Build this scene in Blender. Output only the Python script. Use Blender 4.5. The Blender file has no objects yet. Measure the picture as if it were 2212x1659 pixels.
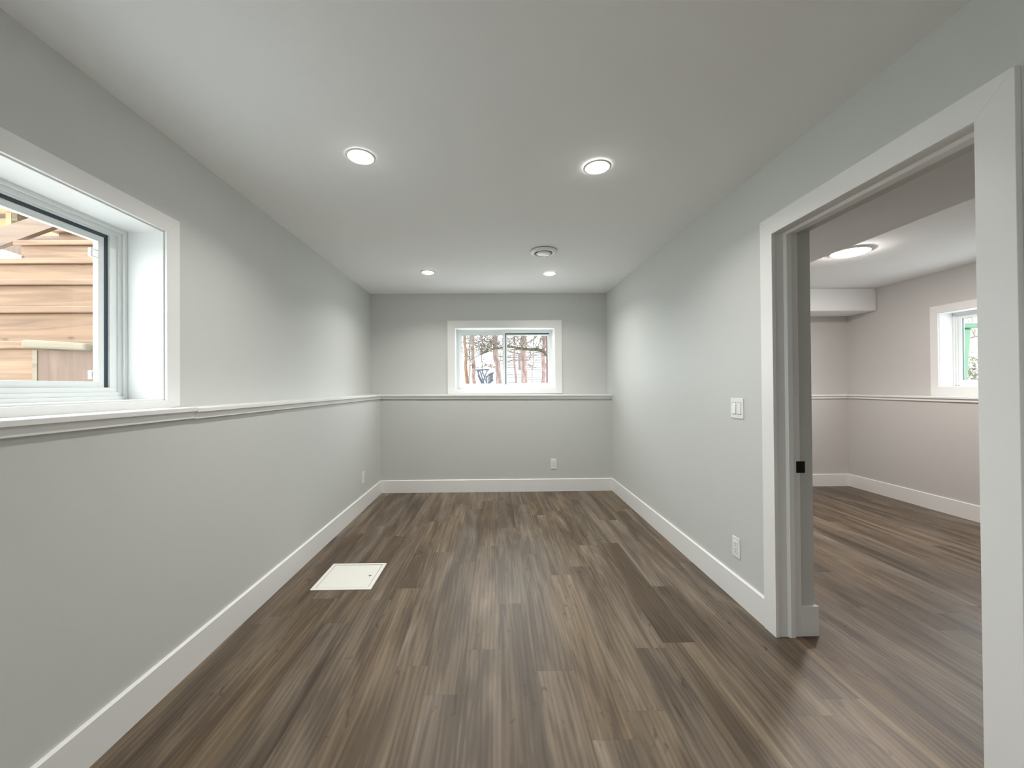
import bpy, bmesh, math, random
from mathutils import Vector, Matrix
SC = bpy.context.scene
COL = SC.collection

# ------------------------------------------------------------------ camera
CAM_H, FPX, PPX, PPY = 1.2655, 845.0, 1081.2, 828.8
YAW, PITCH, ROLL = 0.0136, 0.0069, -0.0074
_cy, _sy, _cp, _sp, _cr, _sr = math.cos(YAW), math.sin(YAW), math.cos(PITCH), math.sin(PITCH), math.cos(ROLL), math.sin(ROLL)
FW = Vector((_sy * _cp, _cy * _cp, _sp)); RT0 = Vector((_cy, -_sy, 0)); UP0 = RT0.cross(FW)
RT = RT0 * _cr + UP0 * _sr; UP = UP0 * _cr - RT0 * _sr
cam_d = bpy.data.cameras.new('camera'); cam = bpy.data.objects.new('camera', cam_d); COL.objects.link(cam)
cam_d.sensor_fit = 'HORIZONTAL'; cam_d.sensor_width = 36.0
cam_d.lens = 36.0 * FPX / 2212.0
cam_d.shift_x = (1106.0 - PPX) / 2212.0
cam_d.shift_y = (PPY - 829.5) / 2212.0
cam_d.clip_start = 0.02; cam_d.clip_end = 200
cam.matrix_world = Matrix(((RT.x, UP.x, -FW.x, 0), (RT.y, UP.y, -FW.y, 0), (RT.z, UP.z, -FW.z, CAM_H), (0, 0, 0, 1)))
SC.camera = cam

# ------------------------------------------------------------------ sky and exposure
SKY_STRENGTH = 8.6
w = bpy.data.worlds.new('overcast_sky'); SC.world = w; w.use_nodes = True
bg = w.node_tree.nodes['Background']
bg.inputs[0].default_value = (0.90, 0.95, 1.0, 1); bg.inputs[1].default_value = SKY_STRENGTH
SC.view_settings.view_transform = 'Standard'; SC.view_settings.look = 'None'
SC.view_settings.exposure = 0.0; SC.view_settings.gamma = 1.0; SC.view_settings.use_curve_mapping = False
POT_EMIT = 60.0          # small recessed ceiling lamps
DISC_EMIT = 250.0
POT_WATTS = 9.3           # downward beam of each small lamp          # flush round lamp in the second room
try:
    SC.cycles.max_bounces = 12; SC.cycles.diffuse_bounces = 8
    SC.cycles.use_denoising = True
    SC.cycles.sample_clamp_indirect = 6.0
except Exception:
    pass


def at(px, py, Y):
    """world point seen at a photograph pixel, on the vertical plane y = Y"""
    d = FW + RT * ((px - PPX) / FPX) - UP * ((py - PPY) / FPX)
    t = Y / d.y
    return Vector((d.x * t, Y, CAM_H + d.z * t))


# ------------------------------------------------------------------ materials
def mat(name, col, rough=0.5, bump=0.0, bscale=200.0, vary=0.0, vscale=3.0, metal=0.0, spec=0.5, coat=0.0):
    m = bpy.data.materials.new(name); m.use_nodes = True
    nt = m.node_tree; b = nt.nodes['Principled BSDF']
    b.inputs['Base Color'].default_value = (*col, 1); b.inputs['Roughness'].default_value = rough
    b.inputs['Metallic'].default_value = metal
    b.inputs['Specular IOR Level'].default_value = spec
    if coat: b.inputs['Coat Weight'].default_value = coat
    tc = nt.nodes.new('ShaderNodeTexCoord')
    if vary > 0:
        n = nt.nodes.new('ShaderNodeTexNoise'); n.inputs['Scale'].default_value = vscale; n.inputs['Detail'].default_value = 4
        nt.links.new(tc.outputs['Object'], n.inputs['Vector'])
        mx = nt.nodes.new('ShaderNodeMix'); mx.data_type = 'RGBA'
        mx.inputs[6].default_value = (*[c * (1 - vary) for c in col], 1); mx.inputs[7].default_value = (*[min(1, c * (1 + vary)) for c in col], 1)
        nt.links.new(n.outputs['Fac'], mx.inputs[0]); nt.links.new(mx.outputs[2], b.inputs['Base Color'])
    if bump > 0:
        n = nt.nodes.new('ShaderNodeTexNoise'); n.inputs['Scale'].default_value = bscale; n.inputs['Detail'].default_value = 3
        nt.links.new(tc.outputs['Object'], n.inputs['Vector'])
        bp = nt.nodes.new('ShaderNodeBump'); bp.inputs['Strength'].default_value = bump; bp.inputs['Distance'].default_value = 0.002
        nt.links.new(n.outputs['Fac'], bp.inputs['Height']); nt.links.new(bp.outputs['Normal'], b.inputs['Normal'])
    return m


def emit_mat(name, col, strength):
    m = bpy.data.materials.new(name); m.use_nodes = True
    nt = m.node_tree; nt.nodes.clear()
    e = nt.nodes.new('ShaderNodeEmission'); e.inputs[0].default_value = (*col, 1); e.inputs[1].default_value = strength
    o = nt.nodes.new('ShaderNodeOutputMaterial'); nt.links.new(e.outputs[0], o.inputs[0])
    return m


def glass_mat():
    m = bpy.data.materials.new('window_glass'); m.use_nodes = True
    nt = m.node_tree; nt.nodes.clear()
    tr = nt.nodes.new('ShaderNodeBsdfTransparent'); tr.inputs[0].default_value = (0.96, 0.98, 0.97, 1)
    gl = nt.nodes.new('ShaderNodeBsdfGlossy'); gl.inputs['Roughness'].default_value = 0.02
    fr = nt.nodes.new('ShaderNodeFresnel'); fr.inputs[0].default_value = 1.4
    mx = nt.nodes.new('ShaderNodeMixShader'); o = nt.nodes.new('ShaderNodeOutputMaterial')
    ge = nt.nodes.new('ShaderNodeNewGeometry'); iv = nt.nodes.new('ShaderNodeMath'); iv.operation = 'SUBTRACT'; iv.inputs[0].default_value = 1.0
    ml = nt.nodes.new('ShaderNodeMath'); ml.operation = 'MULTIPLY'
    nt.links.new(ge.outputs['Backfacing'], iv.inputs[1]); nt.links.new(fr.outputs[0], ml.inputs[0]); nt.links.new(iv.outputs[0], ml.inputs[1])
    nt.links.new(ml.outputs[0], mx.inputs[0]); nt.links.new(tr.outputs[0], mx.inputs[1]); nt.links.new(gl.outputs[0], mx.inputs[2])
    nt.links.new(mx.outputs[0], o.inputs[0])
    return m


PLANK_W, PLANK_L, ROW_PHASE = 0.16, 1.22, 0.016
# where the plank ends fall along each row (fraction of a plank length), rows counted from the seam at x = ROW_PHASE
ROW_OFF = {-2: 0.327, -1: 0.550, 0: 0.874, 1: 0.429, 2: 0.148}


def floor_mat():
    m = bpy.data.materials.new('vinyl_plank_floor'); m.use_nodes = True
    nt = m.node_tree; N = nt.nodes; L = nt.links; b = N['Principled BSDF']
    def math_(op, a, c=None, clamp=False):
        n = N.new('ShaderNodeMath'); n.operation = op; n.use_clamp = clamp
        for i, v in enumerate((a, c)):
            if v is None: continue
            if isinstance(v, (int, float)): n.inputs[i].default_value = v
            else: L.new(v, n.inputs[i])
        return n.outputs[0]
    tc = N.new('ShaderNodeTexCoord'); sp = N.new('ShaderNodeSeparateXYZ'); L.new(tc.outputs['Object'], sp.inputs[0])
    X, Y = sp.outputs[0], sp.outputs[1]
    rx = math_('DIVIDE', math_('SUBTRACT', X, ROW_PHASE), PLANK_W)
    row = math_('FLOOR', rx); fx = math_('SUBTRACT', rx, row)
    rmod = math_('DIVIDE', math_('ADD', math_('FLOORED_MODULO', math_('ADD', row, 10.0), 24.0) if False else math_('MODULO', math_('ADD', row, 34.0), 24.0), 0.5), 24.0)
    ramp = N.new('ShaderNodeValToRGB'); ramp.color_ramp.interpolation = 'CONSTANT'
    rng = random.Random(5); cr = ramp.color_ramp
    for i in range(24):
        r = i - 10
        v = ROW_OFF.get(r, rng.random())
        if i == 0: e = cr.elements[0]; e.position = 0.0
        elif i == 1: e = cr.elements[1]; e.position = 1 / 24.0
        else: e = cr.elements.new(i / 24.0)
        e.color = (v, v, v, 1)
    L.new(rmod, ramp.inputs[0])
    ry = math_('SUBTRACT', math_('DIVIDE', Y, PLANK_L), ramp.outputs[0])
    col_ = math_('FLOOR', ry); fy = math_('SUBTRACT', ry, col_)
    # per plank random numbers
    cx = N.new('ShaderNodeCombineXYZ'); L.new(row, cx.inputs[0]); L.new(col_, cx.inputs[1])
    wn = N.new('ShaderNodeTexWhiteNoise'); wn.noise_dimensions = '3D'; L.new(cx.outputs[0], wn.inputs['Vector'])
    sr = N.new('ShaderNodeSeparateColor'); L.new(wn.outputs['Color'], sr.inputs[0])
    # grain coordinates shifted per plank
    gx = math_('ADD', X, math_('MULTIPLY', sr.outputs[0], 17.0)); gy = math_('ADD', Y, math_('MULTIPLY', sr.outputs[1], 31.0))
    gv = N.new('ShaderNodeCombineXYZ'); L.new(gx, gv.inputs[0]); L.new(gy, gv.inputs[1]); L.new(math_('MULTIPLY', sr.outputs[2], 9.0), gv.inputs[2])
    def noise(sx, sy_, detail, rough=0.55, dist=0.0):
        mp = N.new('ShaderNodeMapping'); mp.inputs['Scale'].default_value = (sx, sy_, 1); L.new(gv.outputs[0], mp.inputs[0])
        n = N.new('ShaderNodeTexNoise'); n.inputs['Scale'].default_value = 1.0; n.inputs['Detail'].default_value = detail
        n.inputs['Roughness'].default_value = rough; n.inputs['Distortion'].default_value = dist
        L.new(mp.outputs[0], n.inputs['Vector']); return n.outputs['Fac']
    broad = noise(8, 0.9, 3, 0.55, 0.9)
    fine = noise(140, 3.5, 4, 0.6)
    mid = noise(20, 1.5, 4, 0.6, 1.3)
    knot = noise(15, 7, 2, 0.5, 1.5)
    # cathedral grain
    mp = N.new('ShaderNodeMapping'); mp.inputs['Scale'].default_value = (1.0, 0.10, 1); L.new(gv.outputs[0], mp.inputs[0])
    wv = N.new('ShaderNodeTexWave'); wv.wave_type = 'BANDS'; wv.bands_direction = 'X'; wv.inputs['Scale'].default_value = 14
    wv.inputs['Distortion'].default_value = 9; wv.inputs['Detail'].default_value = 2; wv.inputs['Detail Scale'].default_value = 0.8
    L.new(mp.outputs[0], wv.inputs['Vector'])
    t = math_('ADD', math_('MULTIPLY', broad, 1.10), math_('MULTIPLY', mid, 0.50))
    t = math_('ADD', t, math_('MULTIPLY', fine, 0.17))
    t = math_('ADD', t, math_('MULTIPLY', wv.outputs['Fac'], 0.10))
    t = math_('ADD', t, math_('MULTIPLY', math_('SUBTRACT', sr.outputs[2], 0.5), 0.12))
    t = math_('MULTIPLY', math_('SUBTRACT', t, 1.0), 1.45); t = math_('ADD', t, 0.52)
    kn = math_('MULTIPLY', math_('SUBTRACT', knot, 0.66, True), 3.4)
    t = math_('SUBTRACT', t, kn, True)
    r2 = N.new('ShaderNodeValToRGB'); r2.color_ramp.interpolation = 'EASE'
    e = r2.color_ramp.elements
    e[0].position = 0.0; e[0].color = (0.052, 0.034, 0.020, 1)
    e[1].position = 1.0; e[1].color = (0.31, 0.245, 0.178, 1)
    k = e.new(0.30); k.color = (0.092, 0.065, 0.042, 1)
    k = e.new(0.52); k.color = (0.145, 0.108, 0.074, 1)
    k = e.new(0.74); k.color = (0.205, 0.158, 0.112, 1)
    L.new(t, r2.inputs[0])
    # bevelled seams
    ex = math_('MINIMUM', fx, math_('SUBTRACT', 1.0, fx)); ey = math_('MINIMUM', fy, math_('SUBTRACT', 1.0, fy))
    sx_ = math_('LESS_THAN', ex, 0.006); sy2 = math_('LESS_THAN', ey, 0.0010)
    seam = math_('MAXIMUM', sx_, sy2)
    mx = N.new('ShaderNodeMix'); mx.data_type = 'RGBA'; L.new(math_('MULTIPLY', seam, 0.30), mx.inputs[0]); L.new(r2.outputs[0], mx.inputs[6])
    mx.inputs[7].default_value = (0.05, 0.035, 0.025, 1)
    # warm or grey cast plank by plank
    hs = N.new('ShaderNodeHueSaturation'); L.new(mx.outputs[2], hs.inputs['Color'])
    L.new(math_('ADD', math_('MULTIPLY', sr.outputs[0], 0.30), 0.90), hs.inputs['Saturation'])
    L.new(math_('ADD', math_('MULTIPLY', sr.outputs[1], 0.16), 0.92), hs.inputs['Value'])
    L.new(hs.outputs[0], b.inputs['Base Color'])
    L.new(math_('ADD', math_('MULTIPLY', fine, 0.12), 0.36), b.inputs['Roughness'])
    bp = N.new('ShaderNodeBump'); bp.inputs['Strength'].default_value = 0.25; bp.inputs['Distance'].default_value = 0.001
    L.new(math_('SUBTRACT', fine, math_('MULTIPLY', seam, 1.5)), bp.inputs['Height']); L.new(bp.outputs[0], b.inputs['Normal'])
    return m


def wood_mat(name, light, dark, axis='X', scale=1.0, knots=True, rough=0.75):
    m = bpy.data.materials.new(name); m.use_nodes = True
    nt = m.node_tree; N = nt.nodes; L = nt.links; b = N['Principled BSDF']; b.inputs['Roughness'].default_value = rough
    tc = N.new('ShaderNodeTexCoord'); oi = N.new('ShaderNodeObjectInfo')
    ad = N.new('ShaderNodeVectorMath'); ad.operation = 'ADD'
    sc_ = N.new('ShaderNodeMath'); sc_.operation = 'MULTIPLY'; sc_.inputs[1].default_value = 37.0; L.new(oi.outputs['Random'], sc_.inputs[0])
    L.new(tc.outputs['Object'], ad.inputs[0]); L.new(sc_.outputs[0], ad.inputs[1])
    long_, cross = 1.6 * scale, 26 * scale
    s = {'X': (long_, cross, cross), 'Y': (cross, long_, cross), 'Z': (cross, cross, long_)}[axis]
    mp = N.new('ShaderNodeMapping'); mp.inputs['Scale'].default_value = s; L.new(ad.outputs[0], mp.inputs[0])
    n = N.new('ShaderNodeTexNoise'); n.inputs['Scale'].default_value = 1; n.inputs['Detail'].default_value = 5; n.inputs['Distortion'].default_value = 0.8
    L.new(mp.outputs[0], n.inputs['Vector'])
    r = N.new('ShaderNodeValToRGB'); r.color_ramp.elements[0].position = 0.28; r.color_ramp.elements[0].color = (*dark, 1)
    r.color_ramp.elements[1].position = 0.62; r.color_ramp.elements[1].color = (*light, 1); L.new(n.outputs['Fac'], r.inputs[0])
    out = r.outputs[0]
    if knots:
        s2 = {'X': (3.5, 9, 9), 'Y': (9, 3.5, 9), 'Z': (9, 9, 3.5)}[axis]
        mp2 = N.new('ShaderNodeMapping'); mp2.inputs['Scale'].default_value = s2; L.new(ad.outputs[0], mp2.inputs[0])
        v = N.new('ShaderNodeTexVoronoi'); v.inputs['Scale'].default_value = 1.0; L.new(mp2.outputs[0], v.inputs['Vector'])
        lt = N.new('ShaderNodeMapRange'); lt.inputs[1].default_value = 0.09; lt.inputs[2].default_value = 0.15; lt.inputs[3].default_value = 1; lt.inputs[4].default_value = 0
        L.new(v.outputs['Distance'], lt.inputs[0])
        mx = N.new('ShaderNodeMix'); mx.data_type = 'RGBA'; L.new(lt.outputs[0], mx.inputs[0]); L.new(out, mx.inputs[6])
        mx.inputs[7].default_value = (dark[0] * 0.45, dark[1] * 0.35, dark[2] * 0.3, 1); out = mx.outputs[2]
    L.new(out, b.inputs['Base Color'])
    return m


def siding_mat():
    m = bpy.data.materials.new('pale_lap_siding'); m.use_nodes = True
    nt = m.node_tree; N = nt.nodes; L = nt.links; b = N['Principled BSDF']; b.inputs['Roughness'].default_value = 0.6
    n = N.new('ShaderNodeTexNoise'); n.inputs['Scale'].default_value = 2.0
    mx = N.new('ShaderNodeMix'); mx.data_type = 'RGBA'; mx.inputs[6].default_value = (0.72, 0.73, 0.75, 1); mx.inputs[7].default_value = (0.82, 0.82, 0.83, 1)
    L.new(n.outputs['Fac'], mx.inputs[0]); L.new(mx.outputs[2], b.inputs['Base Color'])
    return m


def bark_mat(name, a, c):
    m = bpy.data.materials.new(name); m.use_nodes = True
    nt = m.node_tree; N = nt.nodes; L = nt.links; b = N['Principled BSDF']; b.inputs['Roughness'].default_value = 0.9
    tc = N.new('ShaderNodeTexCoord'); mp = N.new('ShaderNodeMapping'); mp.inputs['Scale'].default_value = (14, 14, 4); L.new(tc.outputs['Object'], mp.inputs[0])
    n = N.new('ShaderNodeTexNoise'); n.inputs['Scale'].default_value = 1; n.inputs['Detail'].default_value = 6; L.new(mp.outputs[0], n.inputs['Vector'])
    r = N.new('ShaderNodeValToRGB'); r.color_ramp.elements[0].position = 0.35; r.color_ramp.elements[0].color = (*a, 1)
    r.color_ramp.elements[1].position = 0.65; r.color_ramp.elements[1].color = (*c, 1); L.new(n.outputs['Fac'], r.inputs[0])
    L.new(r.outputs[0], b.inputs['Base Color']); return m


WALL = mat('grey_wall_paint', (0.610, 0.628, 0.610), 0.55, 0.12, 260, 0.015, 1.5, spec=0.35)
WALL2 = mat('warm_grey_wall_paint', (0.605, 0.592, 0.575), 0.6, 0.12, 260, 0.015, 1.5, spec=0.3)
CEIL = mat('white_ceiling_paint', (0.84, 0.84, 0.84), 0.8, 0.15, 220, 0.01, 1.0, spec=0.2)
TRIM = mat('white_trim_paint', (0.83, 0.835, 0.83), 0.38, 0.04, 120, 0.01, 4)
VINYL = mat('white_window_vinyl', (0.82, 0.85, 0.85), 0.35, 0.0, vary=0.01)
GASKET_SHADE = mat('dark_gasket_and_gap_shade', (0.035, 0.055, 0.075), 0.45, vary=0.1)
PLASTIC = mat('white_device_plastic', (0.84, 0.85, 0.85), 0.3, vary=0.01)
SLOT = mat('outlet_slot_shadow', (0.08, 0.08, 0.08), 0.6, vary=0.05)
BLACK = mat('black_strike_metal', (0.008, 0.008, 0.009), 0.4, vary=0.05)
HATCH = mat('white_hatch_enamel', (0.85, 0.85, 0.80), 0.35, vary=0.01)
STEEL = mat('lock_steel', (0.45, 0.46, 0.47), 0.3, metal=1.0, vary=0.05)
GAP = mat('vent_gap_grey', (0.10, 0.10, 0.095), 0.7, vary=0.05)
CONC = mat('sky_block_concrete', (0.5, 0.49, 0.47), 0.9, 0.3, 40, 0.1, 5)
GLASS = glass_mat()
FLOOR = floor_mat()
PINE = wood_mat('fresh_spruce_lumber', (0.245, 0.152, 0.092), (0.135, 0.076, 0.045), 'X')
PINE_Y = wood_mat('fresh_spruce_lumber_long', (0.27, 0.18, 0.115), (0.19, 0.115, 0.07), 'Y')
PINE_D = wood_mat('brown_lumber_board', (0.16, 0.10, 0.07), (0.11, 0.067, 0.048), 'Z')
PINE_G = wood_mat('weathered_lumber_plank', (0.20, 0.165, 0.115), (0.14, 0.105, 0.07), 'X')
PINE_C = wood_mat('cream_lumber_panel', (0.36, 0.29, 0.17), (0.28, 0.21, 0.12), 'X')
GREEN = mat('green_bin_plastic', (0.030, 0.105, 0.042), 0.4, vary=0.06, vscale=6)
GROUND = mat('light_bounce_ground', (0.72, 0.72, 0.70), 0.95, 0.5, 20, 0.25, 3)  # ground colour raised to bounce daylight up to the ceiling
BARK_P = bark_mat('pinkish_bark', (0.10, 0.062, 0.057), (0.21, 0.145, 0.13))
BARK_O = bark_mat('orange_brown_bark', (0.08, 0.042, 0.025), (0.165, 0.092, 0.055))
BARK_G = bark_mat('mossy_bark', (0.03, 0.024, 0.016), (0.09, 0.078, 0.045))
TWIG = bark_mat('dark_twigs', (0.07, 0.056, 0.048), (0.17, 0.14, 0.115))
BLUEM = mat('blue_grey_metal', (0.03, 0.036, 0.055), 0.5, vary=0.1)
SIDING = siding_mat()
ROOFM = mat('pale_roof', (0.62, 0.63, 0.66), 0.9, vary=0.05)
HGLASS_LAP_SHADE = mat('house_glass_and_lap_shade', (0.06, 0.06, 0.075), 0.3, vary=0.1)
LEAF = mat('pale_olive_leaves', (0.10, 0.105, 0.055), 0.7, vary=0.3, vscale=12)
RED = mat('dark_red_post', (0.08, 0.025, 0.022), 0.6, vary=0.1)
DKGREEN = mat('dark_green_edge', (0.04, 0.10, 0.07), 0.6, vary=0.1)
POT = emit_mat('pot_lamp_glow', (1.0, 0.97, 0.92), POT_EMIT)
DISC = emit_mat('disc_lamp_glow', (1.0, 0.92, 0.87), DISC_EMIT)


# ------------------------------------------------------------------ mesh helpers
class MB:
    def __init__(s): s.bm = bmesh.new()
    def box(s, x0, x1, y0, y1, z0, z1):
        vs = [s.bm.verts.new(p) for p in ((x0, y0, z0), (x1, y0, z0), (x1, y1, z0), (x0, y1, z0), (x0, y0, z1), (x1, y0, z1), (x1, y1, z1), (x0, y1, z1))]
        for f in ((0, 3, 2, 1), (4, 5, 6, 7), (0, 1, 5, 4), (1, 2, 6, 5), (2, 3, 7, 6), (3, 0, 4, 7)):
            s.bm.faces.new([vs[i] for i in f])
        return s
    def hexa(s, pts):
        vs = [s.bm.verts.new(p) for p in pts]
        for f in ((0, 3, 2, 1), (4, 5, 6, 7), (0, 1, 5, 4), (1, 2, 6, 5), (2, 3, 7, 6), (3, 0, 4, 7)):
            s.bm.faces.new([vs[i] for i in f])
        return s
    def prism(s, prof, axis, a, b):
        """prof: list of 2D points; axis 'x','y','z' extruded from a to b"""
        def P(u, v, t): return {'x': (t, u, v), 'y': (u, t, v), 'z': (u, v, t)}[axis]
        A = [s.bm.verts.new(P(u, v, a)) for u, v in prof]; B = [s.bm.verts.new(P(u, v, b)) for u, v in prof]
        n = len(prof)
        for i in range(n): s.bm.faces.new((A[i], A[(i + 1) % n], B[(i + 1) % n], B[i]))
        s.bm.faces.new(A[::-1]); s.bm.faces.new(B); return s
    def lathe(s, prof, c, seg=40, flip=False):
        """prof: (r,z) list, revolve about vertical axis through c"""
        rings = []
        for r, z in prof:
            if r < 1e-6: rings.append([s.bm.verts.new((c[0], c[1], c[2] + z))])
            else: rings.append([s.bm.verts.new((c[0] + r * math.cos(2 * math.pi * i / seg), c[1] + r * math.sin(2 * math.pi * i / seg), c[2] + z)) for i in range(seg)])
        for A, B in zip(rings, rings[1:]):
            for i in range(seg):
                j = (i + 1) % seg
                if len(A) == 1 and len(B) == 1: continue
                if len(A) == 1: s.bm.faces.new((A[0], B[j], B[i]))
                elif len(B) == 1: s.bm.faces.new((A[i], A[j], B[0]))
                else: s.bm.faces.new((A[i], A[j], B[j], B[i]))
        return s
    def tube(s, pts, rad, seg=8):
        pts = [Vector(p) for p in pts]
        if isinstance(rad, (int, float)): rad = [rad] * len(pts)
        rings = []
        for i, p in enumerate(pts):
            d = (pts[min(i + 1, len(pts) - 1)] - pts[max(i - 1, 0)]).normalized()
            u = d.orthogonal().normalized() if i == 0 else (rings_u - d * rings_u.dot(d)).normalized()
            rings_u = u; v = d.cross(u)
            rings.append([s.bm.verts.new(p + (u * math.cos(2 * math.pi * k / seg) + v * math.sin(2 * math.pi * k / seg)) * rad[i]) for k in range(seg)])
        for A, B in zip(rings, rings[1:]):
            for k in range(seg): s.bm.faces.new((A[k], A[(k + 1) % seg], B[(k + 1) % seg], B[k]))
        s.bm.faces.new(rings[0][::-1]); s.bm.faces.new(rings[-1]); return s
    def build(s, name, m, parent=None, bevel=0.0, smooth=False, xf=None, recalc=True):
        if xf is not None: bmesh.ops.transform(s.bm, matrix=xf, verts=s.bm.verts)
        if recalc: bmesh.ops.recalc_face_normals(s.bm, faces=s.bm.faces)
        me = bpy.data.meshes.new(name); s.bm.to_mesh(me); s.bm.free()
        me.materials.append(m)
        if smooth:
            for p in me.polygons: p.use_smooth = True
        o = bpy.data.objects.new(name, me); COL.objects.link(o)
        if parent is not None:
            o.parent = parent
            o.matrix_parent_inverse = Matrix.Identity(4)
            # meshes are written in world coordinates; move them to the parent's frame
            me.transform(Matrix.Translation(-PARENT_LOC(parent)))
        if bevel > 0:
            bv = o.modifiers.new('bevel', 'BEVEL'); bv.width = bevel; bv.segments = 2; bv.limit_method = 'ANGLE'; bv.angle_limit = math.radians(40)
        return o


def PARENT_LOC(p):
    v = Vector(p.location)
    while p.parent is not None:
        p = p.parent; v = v + Vector(p.location)
    return v


def tag(o, label=None, cat=None, group=None, kind=None):
    if label: o['label'] = label
    if cat: o['category'] = cat
    if group: o['group'] = group
    if kind: o['kind'] = kind
    return o


def empty(name, loc, label=None, cat=None, group=None, kind=None):
    o = bpy.data.objects.new(name, None); COL.objects.link(o); o.location = loc; o.empty_display_size = 0.1
    return tag(o, label, cat, group, kind)


def struct(o, label, cat): return tag(o, label, cat, kind='structure')


def copy_tree(o, parent=None):
    c = o.copy(); COL.objects.link(c)
    if parent is not None: c.parent = parent
    for ch in list(o.children): copy_tree(ch, c)
    return c


# ------------------------------------------------------------------ dimensions
H = 2.438
BASE_H, BASE_T = 0.15, 0.0137
YN = -1.7                                  # wall behind the camera
XB = -1.381                                # lower (thick) part of the left wall
XR, XR2 = 1.411, 1.603                     # wall shared with the second room
YB, YU = 4.7142, 4.924                     # back wall: lower thick part, upper part
H2 = 2.40                                  # ceiling of the second room
X2B, X2U = 4.384, 4.53                     # second room, right wall: lower, upper
Y2B, Y2U = 4.808, 4.95                     # second room, back wall
def XU(Y): return -1.4934 - 0.01383 * Y     # upper part of the left wall runs slightly out of parallel
LEFT = Matrix(((1, -0.01383, 0, -1.4934), (0, 1, 0, 0), (0, 0, 1, 0), (0, 0, 0, 1)))   # local x = -distance outwards

# floor and ceilings
struct(MB().box(-1.52, 4.60, YN - 0.1, 5.0, -0.06, 0.0).build('floor', FLOOR), 'grey-brown wood plank floor running through both rooms', 'floor')
c = MB().hexa([(-1.56, YN - 0.1, H), (1.60, YN - 0.1, 2.406), (1.60, 5.0, H), (-1.66, 5.0, H),
               (-1.56, YN - 0.1, 2.6), (1.60, YN - 0.1, 2.6), (1.60, 5.0, 2.6), (-1.66, 5.0, 2.6)])
struct(c.build('ceiling', CEIL), 'plain white ceiling with four small round lamps', 'ceiling')
struct(MB().box(1.60, 4.75, YN - 0.1, 5.2, H2, 2.6).build('ceiling_second_room', CEIL), 'white ceiling of the second room seen through the doorway', 'ceiling')

# left wall: upper (with window opening) and thicker lower part
W1 = dict(y0=0.585, y1=1.805, z0=1.219, z1=1.983)
D = 0.255
m = MB()
Q = 0.013                                  # the lining of each window opening is this thick
a, b, c, d = W1['y0'] - Q, W1['y1'] + Q, W1['z0'] - Q, W1['z1'] + Q
m.box(-D, 0, YN, a, 1.10, 2.5); m.box(-D, 0, b, 5.16, 1.10, 2.5)
m.box(-D, 0, a, b, 1.10, c); m.box(-D, 0, a, b, d, 2.5)
struct(m.build('wall_left', WALL, xf=LEFT), 'grey left wall above the ledge, with the window onto wooden steps', 'wall')
struct(MB().box(-1.80, XB, YN, YB + 0.02, -0.05, 1.158).build('wall_left_lower', WALL), 'grey lower left wall below the white ledge', 'wall')
# back wall
W2 = dict(x0=-0.500, x1=0.749, z0=1.238, z1=2.000)
m = MB()
a, b, c, d = W2['x0'] - Q, W2['x1'] + Q, W2['z0'] - Q, W2['z1'] + Q
m.box(-1.80, a, YU, YU + D, 1.10, 2.5); m.box(b, XR + 0.1, YU, YU + D, 1.10, 2.5)
m.box(a, b, YU, YU + D, 1.10, c); m.box(a, b, YU, YU + D, d, 2.5)
struct(m.build('wall_back', WALL), 'grey far wall around the small sliding window', 'wall')
struct(MB().hexa([(-1.8, YB, -0.05), (XR + 0.1, YB, -0.05), (XR + 0.1, YU + D, -0.05), (-1.8, YU + D, -0.05),
                  (-1.8, YB, 1.158), (XR + 0.1, YB, 1.140), (XR + 0.1, YU + D, 1.140), (-1.8, YU + D, 1.158)]).build('wall_back_lower', WALL), 'grey lower far wall below the white ledge', 'wall')
# right wall with doorway, top leaning very slightly outwards near the camera
DY0, DY1, DZ = 1.1045, 1.9485, 2.028       # opening between the jamb faces
JT = 0.018
def right_wall():
    m = MB(); oy0, oy1, oz = DY0 - 0.032, DY1 + 0.0135, DZ + 0.015
    def ztop(Y): return 2.45
    def xt(Y): return XR + (0.04) * max(0, (YU - Y)) / 3.724
    def seg(y0, y1, z0):
        m.hexa([(XR, y0, z0), (XR2, y0, z0), (XR2, y1, z0), (XR, y1, z0), (XR, y0, 2.13), (XR2, y0, 2.13), (XR2, y1, 2.13), (XR, y1, 2.13)])
        m.hexa([(XR, y0, 2.13), (XR2, y0, 2.13), (XR2, y1, 2.13), (XR, y1, 2.13), (xt(y0), y0, 2.46), (XR2, y0, 2.46), (XR2, y1, 2.46), (xt(y1), y1, 2.46)])
    seg(oy1, 5.16, -0.05); seg(YN, oy0, -0.05); seg(oy0, oy1, oz)
    bmesh.ops.remove_doubles(m.bm, verts=m.bm.verts, dist=1e-5)
    return m
struct(right_wall().build('wall_right', WALL), 'grey right wall with the open doorway', 'wall')
struct(MB().box(-1.9, 4.8, YN - 0.12, YN, -0.05, 2.5).build('wall_front', WALL), 'grey wall behind the camera', 'wall')

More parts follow.
